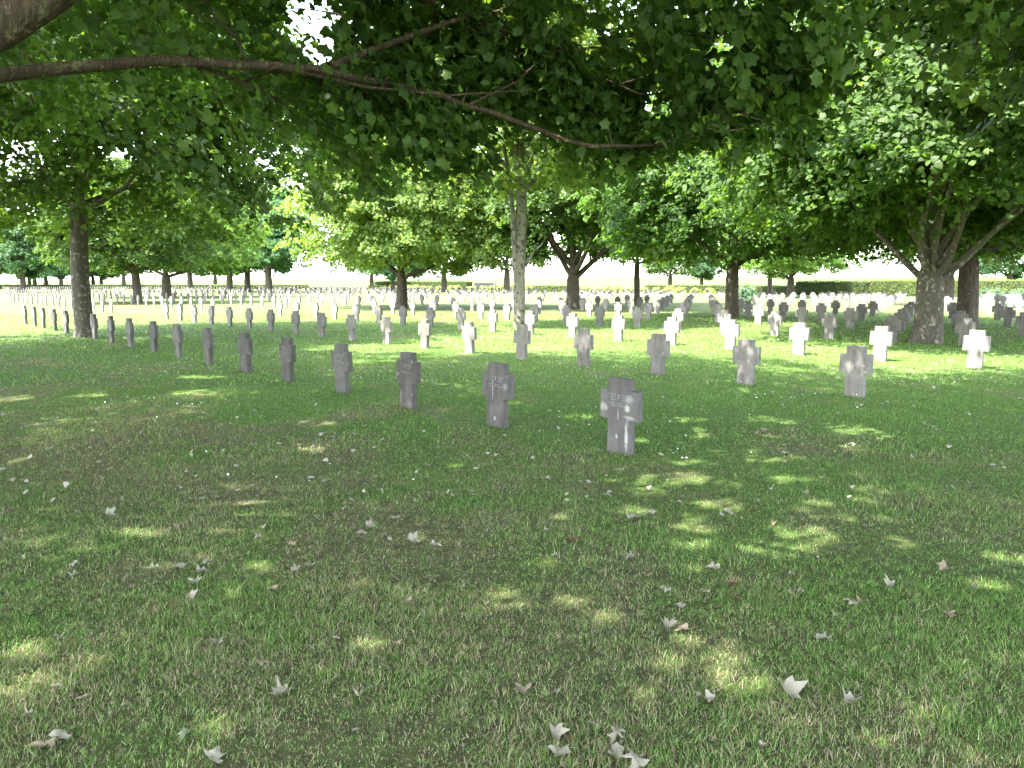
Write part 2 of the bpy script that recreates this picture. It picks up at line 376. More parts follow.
class Grower:
    """grows limbs, branches and twigs and notes where the leaf sprays hang"""
    def __init__(s, seed, crown_c, crown_r, base_fn, spray_r=.45):
        s.rg = np.random.default_rng(seed); s.limbs = Wood(); s.trunk = Wood(); s.sp = []; s.sn = []
        s.cc = np.array(crown_c, float); s.cr = np.array(crown_r, float); s.base_fn = base_fn; s.spray_r = spray_r; s.low = 0
    def inside(s, p, k=1.0):
        return s.metric(p) < k and p[2] > s.base_fn(p)
    def metric(s, p):
        q = (p - s.cc) / s.cr; h2 = q[0] ** 2 + q[1] ** 2
        return math.sqrt(h2 + (q[2] ** 2 if q[2] > 0 else q[2] ** 6))
    def spray(s, p, d):
        if s.inside(p, 1.04):
            s.sp.append(p); out = unit((p - s.cc) / s.cr); s.sn.append(unit(np.array([0, 0, .75]) + out * .55 + s.rg.normal(0, .12, 3)))
    def limb(s, p0, d0, L, r0, lvl, lift=.12, kids=None, path=None, seg=None, thin=.25):
        rg = s.rg
        n = 9 if lvl == 0 else 6 if lvl == 1 else 4
        if path is None:
            P = [np.array(p0, float)]; d = unit(np.array(d0, float)); st = L / n
            was = False
            for i in range(n):
                d = unit(d + rg.normal(0, .145 + .03 * lvl, 3) + np.array([0, 0, lift * (1 if lvl == 0 else .3)]) * (1 - i / n) - np.array([0, 0, .05 * lvl]))
                P.append(P[-1] + d * st)
                if i > 1 and (s.metric(P[-1]) > .97 or ((lvl > 0 or was) and not s.inside(P[-1]))): break
                was = was or s.inside(P[-1])
        else: P = [np.array(p, float) for p in path]
        n = len(P) - 1; rad = r0 * (1 - (1 - thin) * np.linspace(0, 1, n + 1) ** .8)
        s.limbs.tube(P, rad, seg or (9 if lvl == 0 else 5 if lvl == 1 else 3))
        L = sum(np.linalg.norm(P[i + 1] - P[i]) for i in range(n))
        if lvl >= 2:
            for i in range(1, n + 1): s.spray(P[i] + rg.normal(0, .14, 3), None)
            return
        kids = kids or (9 if lvl == 0 else 6)
        for k in range(kids):
            t = (.28 if lvl == 0 else .2) + (.97 - .28) * (k + rg.uniform(.1, .9)) / kids
            x = t * n; i = min(int(x), n - 1); p = P[i] + (P[i + 1] - P[i]) * (x - i); dd = unit(P[i + 1] - P[i])
            if lvl >= 0 and not s.inside(p + np.array([0, 0, .25])): continue
            side = unit(np.cross(dd, rg.normal(0, 1, 3)) * np.array([1, 1, .55])); a = rg.uniform(.65, 1.15)
            cd = dd * math.cos(a) + side * math.sin(a); cd[2] = max(cd[2], -.12); cd = unit(cd)
            if not s.inside(p + cd * .7 + np.array([0, 0, .15])): continue
            s.limb(p, cd, max(.5, L * rg.uniform(.36, .55) * (1.15 - .45 * t)), rad[i] * rg.uniform(.38, .6), lvl + 1, .1)
        s.spray(P[-1], None)
    def fill(s, n, lo=.45):
        """extra loose sprays without twigs, added so the crown casts enough shade"""
        k = 0
        while k < n:
            q = s.rg.uniform(-1, 1, 3); p = s.cc + q * s.cr
            # lumpy outline
            lump = .88 + .12 * math.sin(p[0] * 1.7 + p[2] * 1.3) * math.sin(p[1] * 1.9 - p[2])
            if lo < s.metric(p) < lump and p[2] > s.base_fn(p):
                k += 1
                cl = math.sin(p[0] * 1.9 + 1.3 * math.sin(p[1] * 1.1)) + math.sin(p[1] * 2.3 + math.sin(p[0] * 1.4) + p[2] * 1.2)
                if s.low and p[2] < s.low and cl < .35: continue
                s.spray(p, None)
    def leaves(s, per, size, kind, name, mat, off=(0, 0, 0), cull=None):
        sp = np.array(s.sp); sn = np.array(s.sn); n = len(sp); rg = s.rg
        c = np.repeat(sp, per, 0); nn = np.repeat(sn, per, 0); m = len(c)
        a = rg.normal(0, 1, (m, 3)); a -= nn * (a * nn).sum(1, keepdims=True); a = unit(a)
        rr = s.spray_r * np.sqrt(rg.uniform(0, 1, m)) * np.repeat(rg.uniform(.7, 1.3, n), per)
        c = c + a * rr[:, None] + nn * rg.normal(0, .06, m)[:, None]; c[:, 2] -= (rr ** 2) * .5
        if cull is not None:
            keep = cull(c + np.array(off), rg); c = c[keep]; nn = nn[keep]; a = a[keep]
        return leaves_mesh(name, c, nn + a * .25, size, kind, mat, rg), len(c)

# --- sunlit and shaded ground: leaves are left out where the photo shows sun reaching the lawn
SPOTS = []
def lit_cull(c, rg):
    k = c[:, 2] / SUND.z; gx = c[:, 0] - SUND.x * k; gy = c[:, 1] - SUND.y * k
    keep = np.ones(len(c), bool)
    for (x, y, rx, ry, ang) in SPOTS:
        ca, sa = math.cos(ang), math.sin(ang); dx = gx - x; dy = gy - y
        u = (dx * ca + dy * sa) / rx; v = (-dx * sa + dy * ca) / ry
        q = u * u + v * v + .4 * np.sin(dx * 8 + y) * np.sin(dy * 7 + x) + .45 * np.sin(dx * 21 + y * 3) * np.sin(dy * 18 + x * 2)
        keep &= (q > 1) | (rg.uniform(0, 1, len(c)) < .05)
    for L_ in LITP:
        v = c - L_; t = v @ SN; dd = np.linalg.norm(v - t[:, None] * SN, axis=1); keep &= ~((t > 0) & (dd < .42))
    return keep
SN = np.array(SUND)
LITP = [np.array(gp(520, 327)) + np.array([0, 0, z]) for z in (.3, 1.0, 1.7, 2.4, 3.2, 4.0, 4.8)]
def sight(px, py): 
    v = pt(px, py, 10) - Vector((0, 0, CAMH)); return np.array(v.normalized())
GAPS = [(sight(308, 18), .10, .019), (sight(318, 44), .05, .02), (sight(290, 198), .05, .022), (sight(588, 40), .03, .012), (sight(722, 52), .03, .014), (sight(660, 105), .03, .016), (sight(440, 60), .0, .010),
        (sight(700, 170), .05, .02), (sight(120, 160), .0, .012), (sight(555, 20), .0, .010), (sight(800, 25), .02, .012), (sight(480, 150), .0, .009), (sight(385, 142), .0, .008), (sight(350, 150), .0, .008)]
def gap_cull(c, rg):
    v = c - np.array([0, 0, CAMH]); keep = np.ones(len(c), bool)
    for D_, r0, k in GAPS:
        t = v @ D_; dd = np.linalg.norm(v - t[:, None] * D_, axis=1)
        keep &= ~((t > 0) & (dd < (r0 + k * t) * (.75 + .5 * np.abs(np.sin(c[:, 0] * 5 + c[:, 2] * 7))) ))
    return keep | (rg.uniform(0, 1, len(c)) < .06)
def near_cull(c, rg): return lit_cull(c, rg) & gap_cull(c, rg)
def add_spot(px, py, wpx, hpx):
    p = gp(px, py); a = gp(px - wpx / 2, py); b = gp(px + wpx / 2, py); c_ = gp(px, py - hpx / 2); d = gp(px, py + hpx / 2)
    SPOTS.append((p.x, p.y, (b - a).length / 2, max((c_ - d).length / 2, .10), 0))
for s_ in [(855, 430, 60, 16), (700, 463, 50, 7), (705, 480, 60, 9), (790, 461, 60, 9), (800, 478, 50, 8), (708, 503, 36, 14), (752, 545, 50, 12), (805, 535, 70, 22), (782, 550, 60, 14),
           (770, 420, 55, 9), (578, 417, 34, 6), (690, 420, 40, 7), (372, 648, 34, 20), (512, 601, 42, 9), (603, 617, 36, 16), (572, 602, 28, 12), (735, 676, 70, 34), (728, 652, 34, 16), (668, 665, 34, 18),
           (885, 742, 34, 24), (917, 722, 26, 30), (1008, 557, 60, 12), (985, 585, 40, 9), (155, 531, 66, 11), (40, 506, 70, 8), (28, 648, 46, 18), (318, 423, 44, 8), (640, 695, 30, 20), (15, 398, 40, 6),
           (330, 670, 18, 12), (440, 612, 16, 8), (560, 640, 20, 10), (870, 500, 40, 8), (950, 470, 30, 6), (640, 440, 26, 5), (590, 337, 230, 24), (790, 350, 150, 7), (975, 361, 110, 13), (40, 333, 100, 4), (200, 377, 50, 4), (190, 392, 40, 4), (90, 396, 40, 4)]:
    add_spot(*s_)

_r = random.Random(12)
for _ in range(44):
    add_spot(_r.gauss(745, 75), _r.gauss(500, 50), _r.uniform(10, 34), _r.uniform(3, 8))
for _ in range(26):
    add_spot(_r.uniform(0, 1024), _r.uniform(400, 760), _r.uniform(10, 30), _r.uniform(3, 9))
def make_tree(name, loc, seed, trunk_r, fork_h, height, crown_r, base_h, n_limbs, leaf, per, size, mat, bark, label, group=None,
              fill=350, lean=(0, 0), elev=(20, 62), trunk_pts=None, top_only=None, cull=None, rz=0, limb_r=.42, flare=.45, spray_r=.45, spread=None, extra=None, low=0):
    cr = (crown_r, crown_r, (height - base_h) * .52)
    cc = (lean[0], lean[1], base_h + (height - base_h) * .48)
    bf = (lambda p: base_h + .35 * math.sin(p[0] * .9 + seed) + .3 * math.sin(p[1] * 1.1) ) if top_only is None else top_only
    g = Grower(seed, cc, cr, bf, spray_r); rg = g.rg; g.low = low
    n = 14; T = []
    top = height * .72
    for i in range(n + 1):
        h = top * (i / n) ** 1.3
        T.append((lean[0] * .35 * (h / top) ** 2 + math.sin(h * .8 + seed) * .05 * min(1, h / 2), lean[1] * .35 * (h / top) ** 2 + math.cos(h * .9 + seed) * .05 * min(1, h / 2), h))
    T[0] = (0, 0, -.15)
    rad = [trunk_r * (1 - .12 * min(1, T[i][2] / fork_h)) if T[i][2] < fork_h else trunk_r * .88 * max(.12, (1 - (T[i][2] - fork_h) / (top - fork_h) * .9) ** .9 * .62) for i in range(n + 1)]
    # more rings near the ground for the root flare
    P = [T[0], (0, 0, .05), (0, 0, .18), (0, 0, .35)] + [t for t in T[1:] if t[2] > .5]
    Rr = [trunk_r * 1.0, trunk_r, trunk_r, trunk_r] + [r for t, r in zip(T[1:], rad[1:]) if t[2] > .5]
    g.trunk.tube(P, Rr, 20, flare=flare)
    for k in range(n_limbs):
        f = k / max(1, n_limbs - 1); h = fork_h * (.93) + (top * .8 - fork_h) * f ** 1.35
        az = k * 2.399 + rg.uniform(-.3, .3); el = R(elev[0] + (elev[1] - elev[0]) * f + rg.uniform(-7, 7))
        if spread: az, el, h = spread(k, az, el, h)
        i = max(0, min(len(T) - 2, next((j for j in range(len(T) - 1) if T[j + 1][2] > h), len(T) - 2)))
        t0, t1 = T[i], T[i + 1]; q = (h - t0[2]) / (t1[2] - t0[2]); p = np.array(t0) + (np.array(t1) - np.array(t0)) * q; p[2] = max(p[2], fork_h * .85)
        L = crown_r * rg.uniform(.85, 1.1) * (1.05 - .35 * f) / max(.45, math.cos(el) ** .6)
        g.limb(p, (math.cos(az) * math.cos(el), math.sin(az) * math.cos(el), math.sin(el)), L, trunk_r * limb_r * (1 - .5 * f), 0)
    if extra: extra(g)
    g.fill(fill)
    root = empty(name, loc, rz)
    tag(root, label, 'tree', group)
    link('trunk', g.trunk.mesh('trunk', bark), root)
    link('limbs', g.limbs.mesh('limbs', bark), root)
    me, cnt = g.leaves(per, size, leaf, 'crown', mat, loc, cull)
    link('crown', me, root)
    return root
def copy_thing(o, loc, rz=0, sc=(1, 1, 1), label=None, name=None):
    c = o.copy(); C.objects.link(c); c.location = loc; c.rotation_euler = (0, 0, rz); c.scale = sc
    if name: c.name = name
    if label: c['label'] = label
    for ch in o.children:
        d = ch.copy(); C.objects.link(d); d.parent = c
    return c

GN = 'maples shading the near lawn'; GM = 'maples standing among the crosses'; GF = 'trees far behind the crosses'
# near tree that overhangs the picture: trunk out of frame on the left
NEAR = Vector((-5.6, 4.4, 0))
def near_base(p):
    x, y = p[0] + NEAR.x, p[1] + NEAR.y
    h = 2.78
    if y < 2: return 3.6 + .2 * math.sin(x * 2)
    h += max(0, y - 7) * .08
    if -1.2 < x < 1.4: h += .2
    if abs(x - .03 * y) < .45: h += .4
    ly = 5.3 + (x + 3.6) * .42                       # the clear side of the long bare limb
    if y < ly and x < 1.2: h = 1.65 + .43 * max(y, 3.5)
    elif y < 5.2: h = 3.35 + (5.5 - y) * .25
    if x > 1.4: h += min(.9, (x - 1.4) * .5)
    if x < -2.6: h += .35
    return h + .32 * math.sin(x * 2.3) * math.sin(y * 1.9) + .2 * math.sin(x * 5.1 + y * 4)
def near_limbs(g):
    o = np.array(NEAR)
    A = [pt(-90, 92, 4.9), pt(0, 75, 5.3), pt(75, 66, 5.6), pt(150, 61, 5.9), pt(240, 64, 6.2), pt(320, 69, 6.4), pt(380, 82, 6.6), pt(435, 95, 6.8), pt(490, 112, 7.0), pt(545, 132, 7.2),
         pt(590, 146, 7.3), pt(630, 146, 7.4), pt(665, 142, 7.5), pt(700, 130, 7.6), pt(738, 124, 7.8)]
    A = [np.array((-5.35, 4.45, 2.55)) - o] + [np.array(a) - o for a in A]
    AA = []
    for i in range(len(A) - 1):
        for q in (0, .5): AA.append(A[i] * (1 - q) + A[i + 1] * q + g.rg.normal(0, .012, 3))
    AA.append(A[-1])
    g.limb(None, None, 0, .058, 0, path=AA, kids=30, seg=12, thin=.12)
    for a_ in AA[12::2]:
        for _ in range(2): g.sp.append(a_ + g.rg.normal(0, 1, 3) * np.array([.25, .15, .12]) + np.array([0, .35, .28])); g.sn.append(unit(np.array([0, 0, 1.]) + g.rg.normal(0, .2, 3)))
    for i in (5, 8, 11, 14, 17, 20, 23):                     # broken twig stubs
        d = unit(g.rg.normal(0, 1, 3)); g.limbs.tube([AA[i], AA[i] + d * .09, AA[i] + d * .17], [.014, .009, .004], 5)
    B = [np.array((-5.5, 4.4, 2.1)), np.array(pt(-150, 85, 4.4)), np.array(pt(0, 28, 4.6)), np.array(pt(80, -22, 4.9)), np.array(pt(200, -110, 5.4)), np.array((-.6, 6.3, 5.4)), np.array((.6, 7.0, 6.2)), np.array((2.0, 8.2, 6.9))]
    g.limb(None, None, 0, .155, 0, path=[b - o for b in B], kids=18, seg=14, thin=.2)
    D = [np.array(pt(330, 66, 6.45)), np.array(pt(400, 40, 6.8)), np.array(pt(470, 15, 7.2)), np.array(pt(560, 60, 7.6)), np.array(pt(640, 95, 8.0)), np.array(pt(700, 90, 8.3))]
    g.limb(None, None, 0, .035, 0, path=[b - o for b in D], kids=14, seg=7, thin=.2)
make_tree('maple_tree', NEAR, 11, .42, 2.6, 13.5, 10.3, 3.0, 15, 'maple', 52, .090, LEAF, BARK_GREEN,
          'big maple whose long bare limb and dark leaves overhang the lawn from the left edge', GN, fill=2500, lean=(.8, 1.6), top_only=near_base, low=5.0,
          cull=near_cull, extra=near_limbs)
def mid_base(h0):
    return lambda p: h0 + .3 * math.sin(p[0] * 1.3) + .25 * math.sin(p[1] * 1.7)
def t1_base(p):
    x, y = p[0] + 9.5, p[1] + 4.2
    h = 3.0 + .25 * math.sin(x * 2.1) + .2 * math.sin(y * 2.3)
    return h + (max(0, 6 - y) * .25)
make_tree('maple_tree', Vector((9.5, 4.2, 0)), 23, .34, 2.4, 12.5, 8.6, 3.2, 16, 'maple', 44, .105, LEAF, BARK,
          'maple with dark leaves hanging into the upper right corner', GN, fill=1300, lean=(-.6, 1.2), top_only=t1_base, low=5.2, cull=near_cull)
make_tree('maple_tree', Vector((-15.5, 11.5, 0)), 31, .33, 2.6, 12.5, 7.8, 3.3, 14, 'lobed', 26, .15, LEAF, BARK,
          'dark maple reaching into the picture at the upper left edge', GN, fill=1500, cull=near_cull)
A_ = gp(85, 337)
def a_base(p):
    h = 2.9 + .3 * math.sin(p[0] * 1.3) + .25 * math.sin(p[1] * 1.7)
    return h + (.7 if abs(p[0]) < 1.2 and p[1] < .5 else 0)
make_tree('maple_tree', A_, 41, .265, 3.9, 12.0, 7.7, 2.9, 18, 'lobed', 26, .15, LEAF, BARK_LICHEN,
          'dark trunked maple standing in the front row of crosses at the left', GM, fill=1300, lean=(1.0, .2), elev=(14, 68), limb_r=.3, top_only=a_base, cull=near_cull)
# broad maple with fanning limbs at the right
F_ = gp(927, 343)
def f_base(p):
    w = .25 * math.sin(p[0] * 1.7) + .25 * math.sin(p[1] * 2.1)
    if p[1] < 1.5: return 3.45 + w - max(0, min(1.0, (abs(p[0]) - 3.0) * .8))
    return 2.6 + w
def fan(k, az, el, h):
    return az, el, (1.5 + .05 * k) if k < 16 else h
make_tree('maple_tree', F_, 53, .36, 1.75, 12.0, 7.4, 2.75, 26, 'lobed', 26, .15, LEAF, BARK_LICHEN,
          'broad low forking maple with many fanning bare limbs and a thick spotted trunk', GM, fill=1100, elev=(30, 76), top_only=f_base, spread=fan, limb_r=.27, flare=.6)
# pale barked tree in the middle
H_ = gp(520, 327)
def h_extra(g):
    g.trunk.tube([(-.10, -.05, 1.2), (-.17, -.06, 2.2), (-.22, -.04, 3.2), (-.27, 0, 4.2), (-.42, .1, 5.6), (-.8, .2, 7.5)], [.10, .115, .10, .09, .075, .04], 10)
    g.trunk.tube([(.10, 0, 2.1), (.5, .1, 2.75), (.78, .15, 3.0), (.95, .2, 3.3)], [.06, .045, .035, .01], 8)
make_tree('pale_tree', H_, 61, .215, 5.2, 12.0, 4.6, 5.0, 12, 'lobed', 26, .15, LEAF_LIGHT, BARK_PALE,
          'tall slender tree with pale flaking bark in the middle of the lawn', None, fill=350, elev=(35, 75), flare=.2, extra=h_extra)
E_ = gp(732, 318)
protoE = make_tree('maple_tree', E_, 67, .31, 2.5, 12.0, 7.0, 2.7, 16, 'lobed', 24, .17, LEAF, BARK,
          'dark trunked maple right of the gap between rows, beside a small bush', GM, fill=1000, elev=(22, 68))
C_ = gp(573, 309)
protoC = make_tree('maple_tree', C_, 71, .42, 1.9, 12.5, 7.2, 3.0, 18, 'quad', 26, .20, LEAF, BARK,
          'stout maple dividing low into several dark stems, middle of the lawn', GM, fill=700, elev=(35, 72), limb_r=.45)
B_ = gp(402, 308)
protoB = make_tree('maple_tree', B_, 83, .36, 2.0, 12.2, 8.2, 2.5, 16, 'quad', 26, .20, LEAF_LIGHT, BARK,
          'sunlit round maple with a dark forked trunk left of the pale tree', GM, fill=1500, elev=(15, 66))
c = copy_thing(protoE, gp(966, 328), 1.3, (1.15, 1.15, 1.0), 'maple with a scarred straight trunk just behind the broad fanning maple')
c = copy_thing(protoC, gp(947, 306), 2.2, (.95, .95, .95), 'maple half hidden between the two big trunks at the right')
D_ = gp(637, 305)
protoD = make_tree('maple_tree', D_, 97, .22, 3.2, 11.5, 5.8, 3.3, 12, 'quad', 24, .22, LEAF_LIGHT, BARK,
          'slim young maple with a thin straight trunk right of the stout one', GM, fill=500, elev=(10, 66))
copy_thing(protoD, gp(769, 295.5), 1.0, (1.3, 1.3, 1.1), 'left of two slim maples standing by the hedge')
copy_thing(protoB, gp(790, 297.5), 2.0, (1.1, 1.1, 1.0), 'right of two maples standing by the hedge, with the thicker trunk')
copy_thing(protoE, gp(138, 303), 2.5, (1.1, 1.1, .95), 'straight trunked maple just right of the big left maple')
copy_thing(protoB, gp(167, 297.5), .7, (1.35, 1.35, 1.15), 'maple with a leaning trunk, second to the right of the big left maple')
# far trees
far = make_tree('deciduous_tree', (0, 0, 0), 101, .45, 3.2, 13.5, 7.2, 3.3, 10, 'quad', 12, .36, LEAF, BARK, 'x', GF, fill=500, elev=(15, 65), spray_r=.6)
far2 = make_tree('deciduous_tree', (0, 0, 0), 103, .42, 3.0, 12.5, 6.8, 3.1, 10, 'quad', 12, .36, LEAF_BLUE, BARK, 'x', GF, fill=500, elev=(15, 65), spray_r=.6)
FT = [(193, 150, 'B', 1.25, 'far tree with a broad trunk, third right of the big left maple'), (27, 120, 'B', 1.0, 'far tree with a low side branch, leftmost in front of the hedge'),
      (33.5, 190, 'B', 1, 'left of a close pair of far trees at the left'), (39, 185, 'A', 1, 'right of a close pair of far trees at the left'), (50, 180, 'A', 1, 'slim far tree left of the big left maple, third along the hedge'),
      (65, 178, 'B', 1, 'far tree seen just left of the big left maple'), (97, 195, 'A', 1, 'far tree seen just right of the big left maple'), (105, 190, 'B', 1, 'second far tree right of the big left maple'),
      (127, 180, 'A', 1, 'far tree behind the straight trunked maple'), (232, 125, 'B', 1.25, 'dark bluish far tree left of the open sky gap'), (250, 135, 'B', 1.3, 'second bluish far tree left of the open sky gap'),
      (271, 120, 'B', 1.35, 'bluish far tree nearest the open sky gap'), (-8, 170, 'A', 1, 'far tree at the left edge'), (373, 165, 'A', 1.0, 'far tree seen left of the sunlit round maple'),
      (394, 110, 'B', .85, 'far tree hidden by the trunk of the sunlit round maple'), (445, 125, 'B', 1.15, 'far tree left of the low grey wall'), (507, 120, 'A', 1.15, 'far tree at the right end of the low grey wall'),
      (669, 135, 'A', .85, 'low spreading far tree at the field edge, right of the slim maple'), (700, 150, 'B', .9, 'far tree behind the dark trunked maple'),
      (300, 230, 'B', .8, 'small far tree in the open gap of sky'), (850, 105, 'A', .8, 'far tree behind the tall hedge'), (1005, 100, 'B', .9, 'far tree behind the hedge at the right edge'),
      (592, 170, 'B', .8, 'far tree behind the stout maple'), (218, 190, 'A', 1.1, 'far tree between the broad trunk and the bluish trees')]
FT = [f for f in FT if f[0] not in (300, 850, 592)]
used = set()
for k, (px, dep, v, sc, lb) in enumerate(FT):
    src = far if v == 'A' else far2
    p = Vector(((px - 512) / F * dep, dep, 0))
    if v in used: o = copy_thing(src, p, k * 1.7, (sc, sc, sc), lb)
    else:
        o = src; o.location = p; o.rotation_euler.z = k * 1.7; o.scale = (sc,) * 3; o['label'] = lb; used.add(v)

# ------------------------------------------------------------------ hedges, shrubs, wall
def hedge(name, a, b, h, wd, mat, label, seed, size=.09, dens=150, group='clipped hedges along the boundary'):
    a = Vector(a); b = Vector(b); d = (b - a); L = d.length; d.normalize(); s = Vector((-d.y, d.x, 0))
    rg = np.random.default_rng(seed)
    n = int(dens * L * (2 * h + wd)); u = rg.uniform(0, 1, n) * (2 * h + wd); x = rg.uniform(0, L, n)
    y = np.where(u < h, -wd / 2, np.where(u < 2 * h, wd / 2, (u - 2 * h) - wd / 2)); z = np.where(u < h, u, np.where(u < 2 * h, u - h, h))
    nx = np.where(u < h, -1., np.where(u < 2 * h, 1., 0.)); nz = np.where(u < 2 * h, .3, 1.)
    bump = .05 * np.sin(x * 2.1) + .04 * np.sin(x * 5 + z * 4)
    y = y + nx * bump + rg.normal(0, .03, n); z = z + (nz > .5) * bump + rg.normal(0, .03, n)
    dd = np.array(d); ss = np.array(s)
    cen = x[:, None] * dd + y[:, None] * ss + z[:, None] * np.array([0, 0, 1.]); nr = nx[:, None] * ss + nz[:, None] * np.array([0, 0, 1.])
    root = empty(name, a); tag(root, label, 'hedge', group)
    link('foliage', leaves_mesh('foliage', cen, nr, size, 'quad', mat, rg, .5), root)
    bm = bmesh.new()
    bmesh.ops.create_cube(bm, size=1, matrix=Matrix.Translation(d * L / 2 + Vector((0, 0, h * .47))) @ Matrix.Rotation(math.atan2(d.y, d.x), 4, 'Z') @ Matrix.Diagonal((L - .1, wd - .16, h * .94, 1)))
    me = bpy.data.meshes.new('core'); bm.to_mesh(me); bm.free(); me.materials.append(HCORE); link('stems', me, root)  # solid dark box filling the hedge behind its leaves
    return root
HCORE = flat_mat('hedge_dark_core', (.03, .035, .015), .9, .4, 9)
def nt_(n_, t_): return tuple(ROW0 + NU * n_ + TU * t_)
def onrow(px, n_):
    """point of the line n = n_ that is seen in column px"""
    u = (px - 512) / F; # X = u*Y ; (X-X0)*NUx + (Y-Y0)*NUy = n
    Y = (n_ + ROW0.x * NU.x + ROW0.y * NU.y) / (u * NU.x + NU.y); return Vector((u * Y, Y, 0))
hedge('tall_hedge', onrow(1075, 86), onrow(868, 86), 1.85, 1.2, LEAF_LIGHT, 'tall clipped hedge with a level top at the right, behind the broad maple', 5, .11, 110)  # lighter leaf colour stands for sun falling on this stretch
hedge('tall_hedge', onrow(867, 86.6), onrow(795, 86.6), 1.75, 1.2, LEAF, 'shaded clipped hedge left of the tall sunlit one', 6, .11, 110)  # same hedge; the shade on this stretch is put into darker leaf colour
hedge('low_hedge', onrow(470, 90), onrow(378, 90), 1.75, 1.6, LEAF, 'dark rounded hedge left of the low grey wall', 7, .16, 45)
hedge('low_hedge', onrow(566, 90), onrow(498, 90), 1.0, 1.4, LEAF, 'low dark hedge right of the low grey wall', 8, .15, 50)
hedge('low_hedge', onrow(800, 90), onrow(645, 90), 1.15, 1.4, LEAF, 'low dark hedge at the field edge right of the slim maple', 12, .15, 50)
hedge('low_hedge', (-70, 178, 0), (-50, 188, 0), 1.0, 1.4, LEAF_LIGHT, 'low hedge end in the open gap left of the sunlit round maple', 13, .17, 40)
hedge('low_hedge', (-135, 176, 0), (-70.5, 178, 0), 1.0, 1.4, LEAF, 'long dark hedge behind the crosses at the left', 9, .17, 40)
# low grey wall with a pale end pier
wr = onrow(484, 88.5)
root = empty('memorial_wall', wr, math.atan2(TU.y, TU.x) * 0 - .25); tag(root, 'low grey memorial wall with a pale end pier beyond the crosses', 'wall')
def box_mesh(name, size, mat, off=(0, 0, 0), bev=.02):
    bm = bmesh.new(); bmesh.ops.create_cube(bm, size=1, matrix=Matrix.Translation(off) @ Matrix.Diagonal((*size, 1)))
    if bev: bmesh.ops.bevel(bm, geom=bm.edges[:], offset=bev, segments=2, affect='EDGES')
    me = bpy.data.meshes.new(name); bm.to_mesh(me); bm.free(); me.materials.append(mat); return me
link('wall_body', box_mesh('wall_body', (3.7, .5, 1.35), flat_mat('dark_slate', (.045, .048, .052), .8, .3), (0, 0, .675)), root)
link('coping', box_mesh('coping', (3.8, .62, .1), flat_mat('grey_coping', (.07, .07, .07), .8, .2), (0, 0, 1.402)), root)
link('end_pier', box_mesh('end_pier', (.45, .7, 1.5), flat_mat('pale_concrete', (.13, .125, .12), .8, .2), (2.13, 0, .75)), root)
# shrubs
def shrub_mesh(seed, mat):
    rg = np.random.default_rng(seed); n = 900
    q = unit(rg.normal(0, 1, (n, 3))); q[:, 2] = np.abs(q[:, 2]); r = rg.uniform(.55, 1, n)[:, None] * (1 + .25 * np.sin(q[:, 0:1] * 5 + seed) * np.sin(q[:, 1:2] * 6))
    return leaves_mesh('foliage', q * r * np.array([.62, .62, .85]) + np.array([0, 0, .1]), q + np.array([0, 0, .3]), .13, 'quad', mat, rg)
def make_shrub(seed, mat, label, group):
    root = empty('shrub'); tag(root, label, 'shrub', group)
    link('foliage', shrub_mesh(seed, mat), root)
    w_ = Wood(); rg = np.random.default_rng(seed)
    for k in range(6):
        a = k * 1.05; w_.tube([(0, 0, -.05), (math.cos(a) * .15, math.sin(a) * .15, .35), (math.cos(a) * .38, math.sin(a) * .38, .75)], [.02, .014, .006], 5)
    link('stems', w_.mesh('stems', BARK), root)
    return root
LEAF_ROSE = leaf_mat('yellow_green_leaves', (.12, .16, .05), (.17, .21, .07), (.26, .28, .12))
LEAF_GREY = leaf_mat('grey_green_leaves', (.05, .10, .06), (.08, .14, .09), (.13, .19, .13))
sh1 = make_shrub(1, LEAF_ROSE, 'x', 'pale green shrubs along the far edge of the lawn'); sh2 = make_shrub(2, LEAF_GREY, 'x', 'bluish green shrubs before the right hedge')
ORD = ['first', 'second', 'third', 'fourth', 'fifth', 'sixth', 'seventh', 'eighth', 'ninth', 'tenth', 'eleventh', 'twelfth', 'thirteenth', 'fourteenth', 'fifteenth', 'sixteenth', 'seventeenth', 'eighteenth', 'nineteenth', 'twentieth',
       'twenty-first', 'twenty-second', 'twenty-third', 'twenty-fourth', 'twenty-fifth', 'twenty-sixth', 'twenty-seventh', 'twenty-eighth', 'twenty-ninth', 'thirtieth', 'thirty-first', 'thirty-second', 'thirty-third', 'thirty-fourth', 'thirty-fifth',
       'thirty-sixth', 'thirty-seventh', 'thirty-eighth', 'thirty-ninth', 'fortieth']
random.seed(4)
a, b = onrow(716, 84.5), onrow(372, 84.5); nsh = 38
for k in range(nsh):
    p = a.lerp(b, (k + .5) / nsh) + NU * random.uniform(-.5, .5); s = random.uniform(.85, 1.25)
    if (p - H_).length < 3: continue
    o = sh1 if k == 0 else copy_thing(sh1, p)
    o.location = p; o.rotation_euler.z = k * 1.3; o.scale = (s * 1.4, s * 1.4, s)
    o['label'] = 'pale yellowish shrub by the far field, %s from the right in its line' % ORD[k]
a, b = onrow(1040, 83.6), onrow(978, 83.6)
for k in range(9):
    p = a.lerp(b, k / 8); s = random.uniform(.8, 1.1); o = sh2 if k == 0 else copy_thing(sh2, p)
    o.location = p; o.rotation_euler.z = k * 1.9; o.scale = (s * 1.3, s * 1.3, s * .95)
    o['label'] = 'bluish shrub in front of the right hedge, %s from the right in its line' % ORD[k]
o = copy_thing(sh2, gp(746, 303), .4, (1.5, 1.5, 1.6), 'sprawling sparse bush just right of the dark trunk beyond the gap'); del o['group']

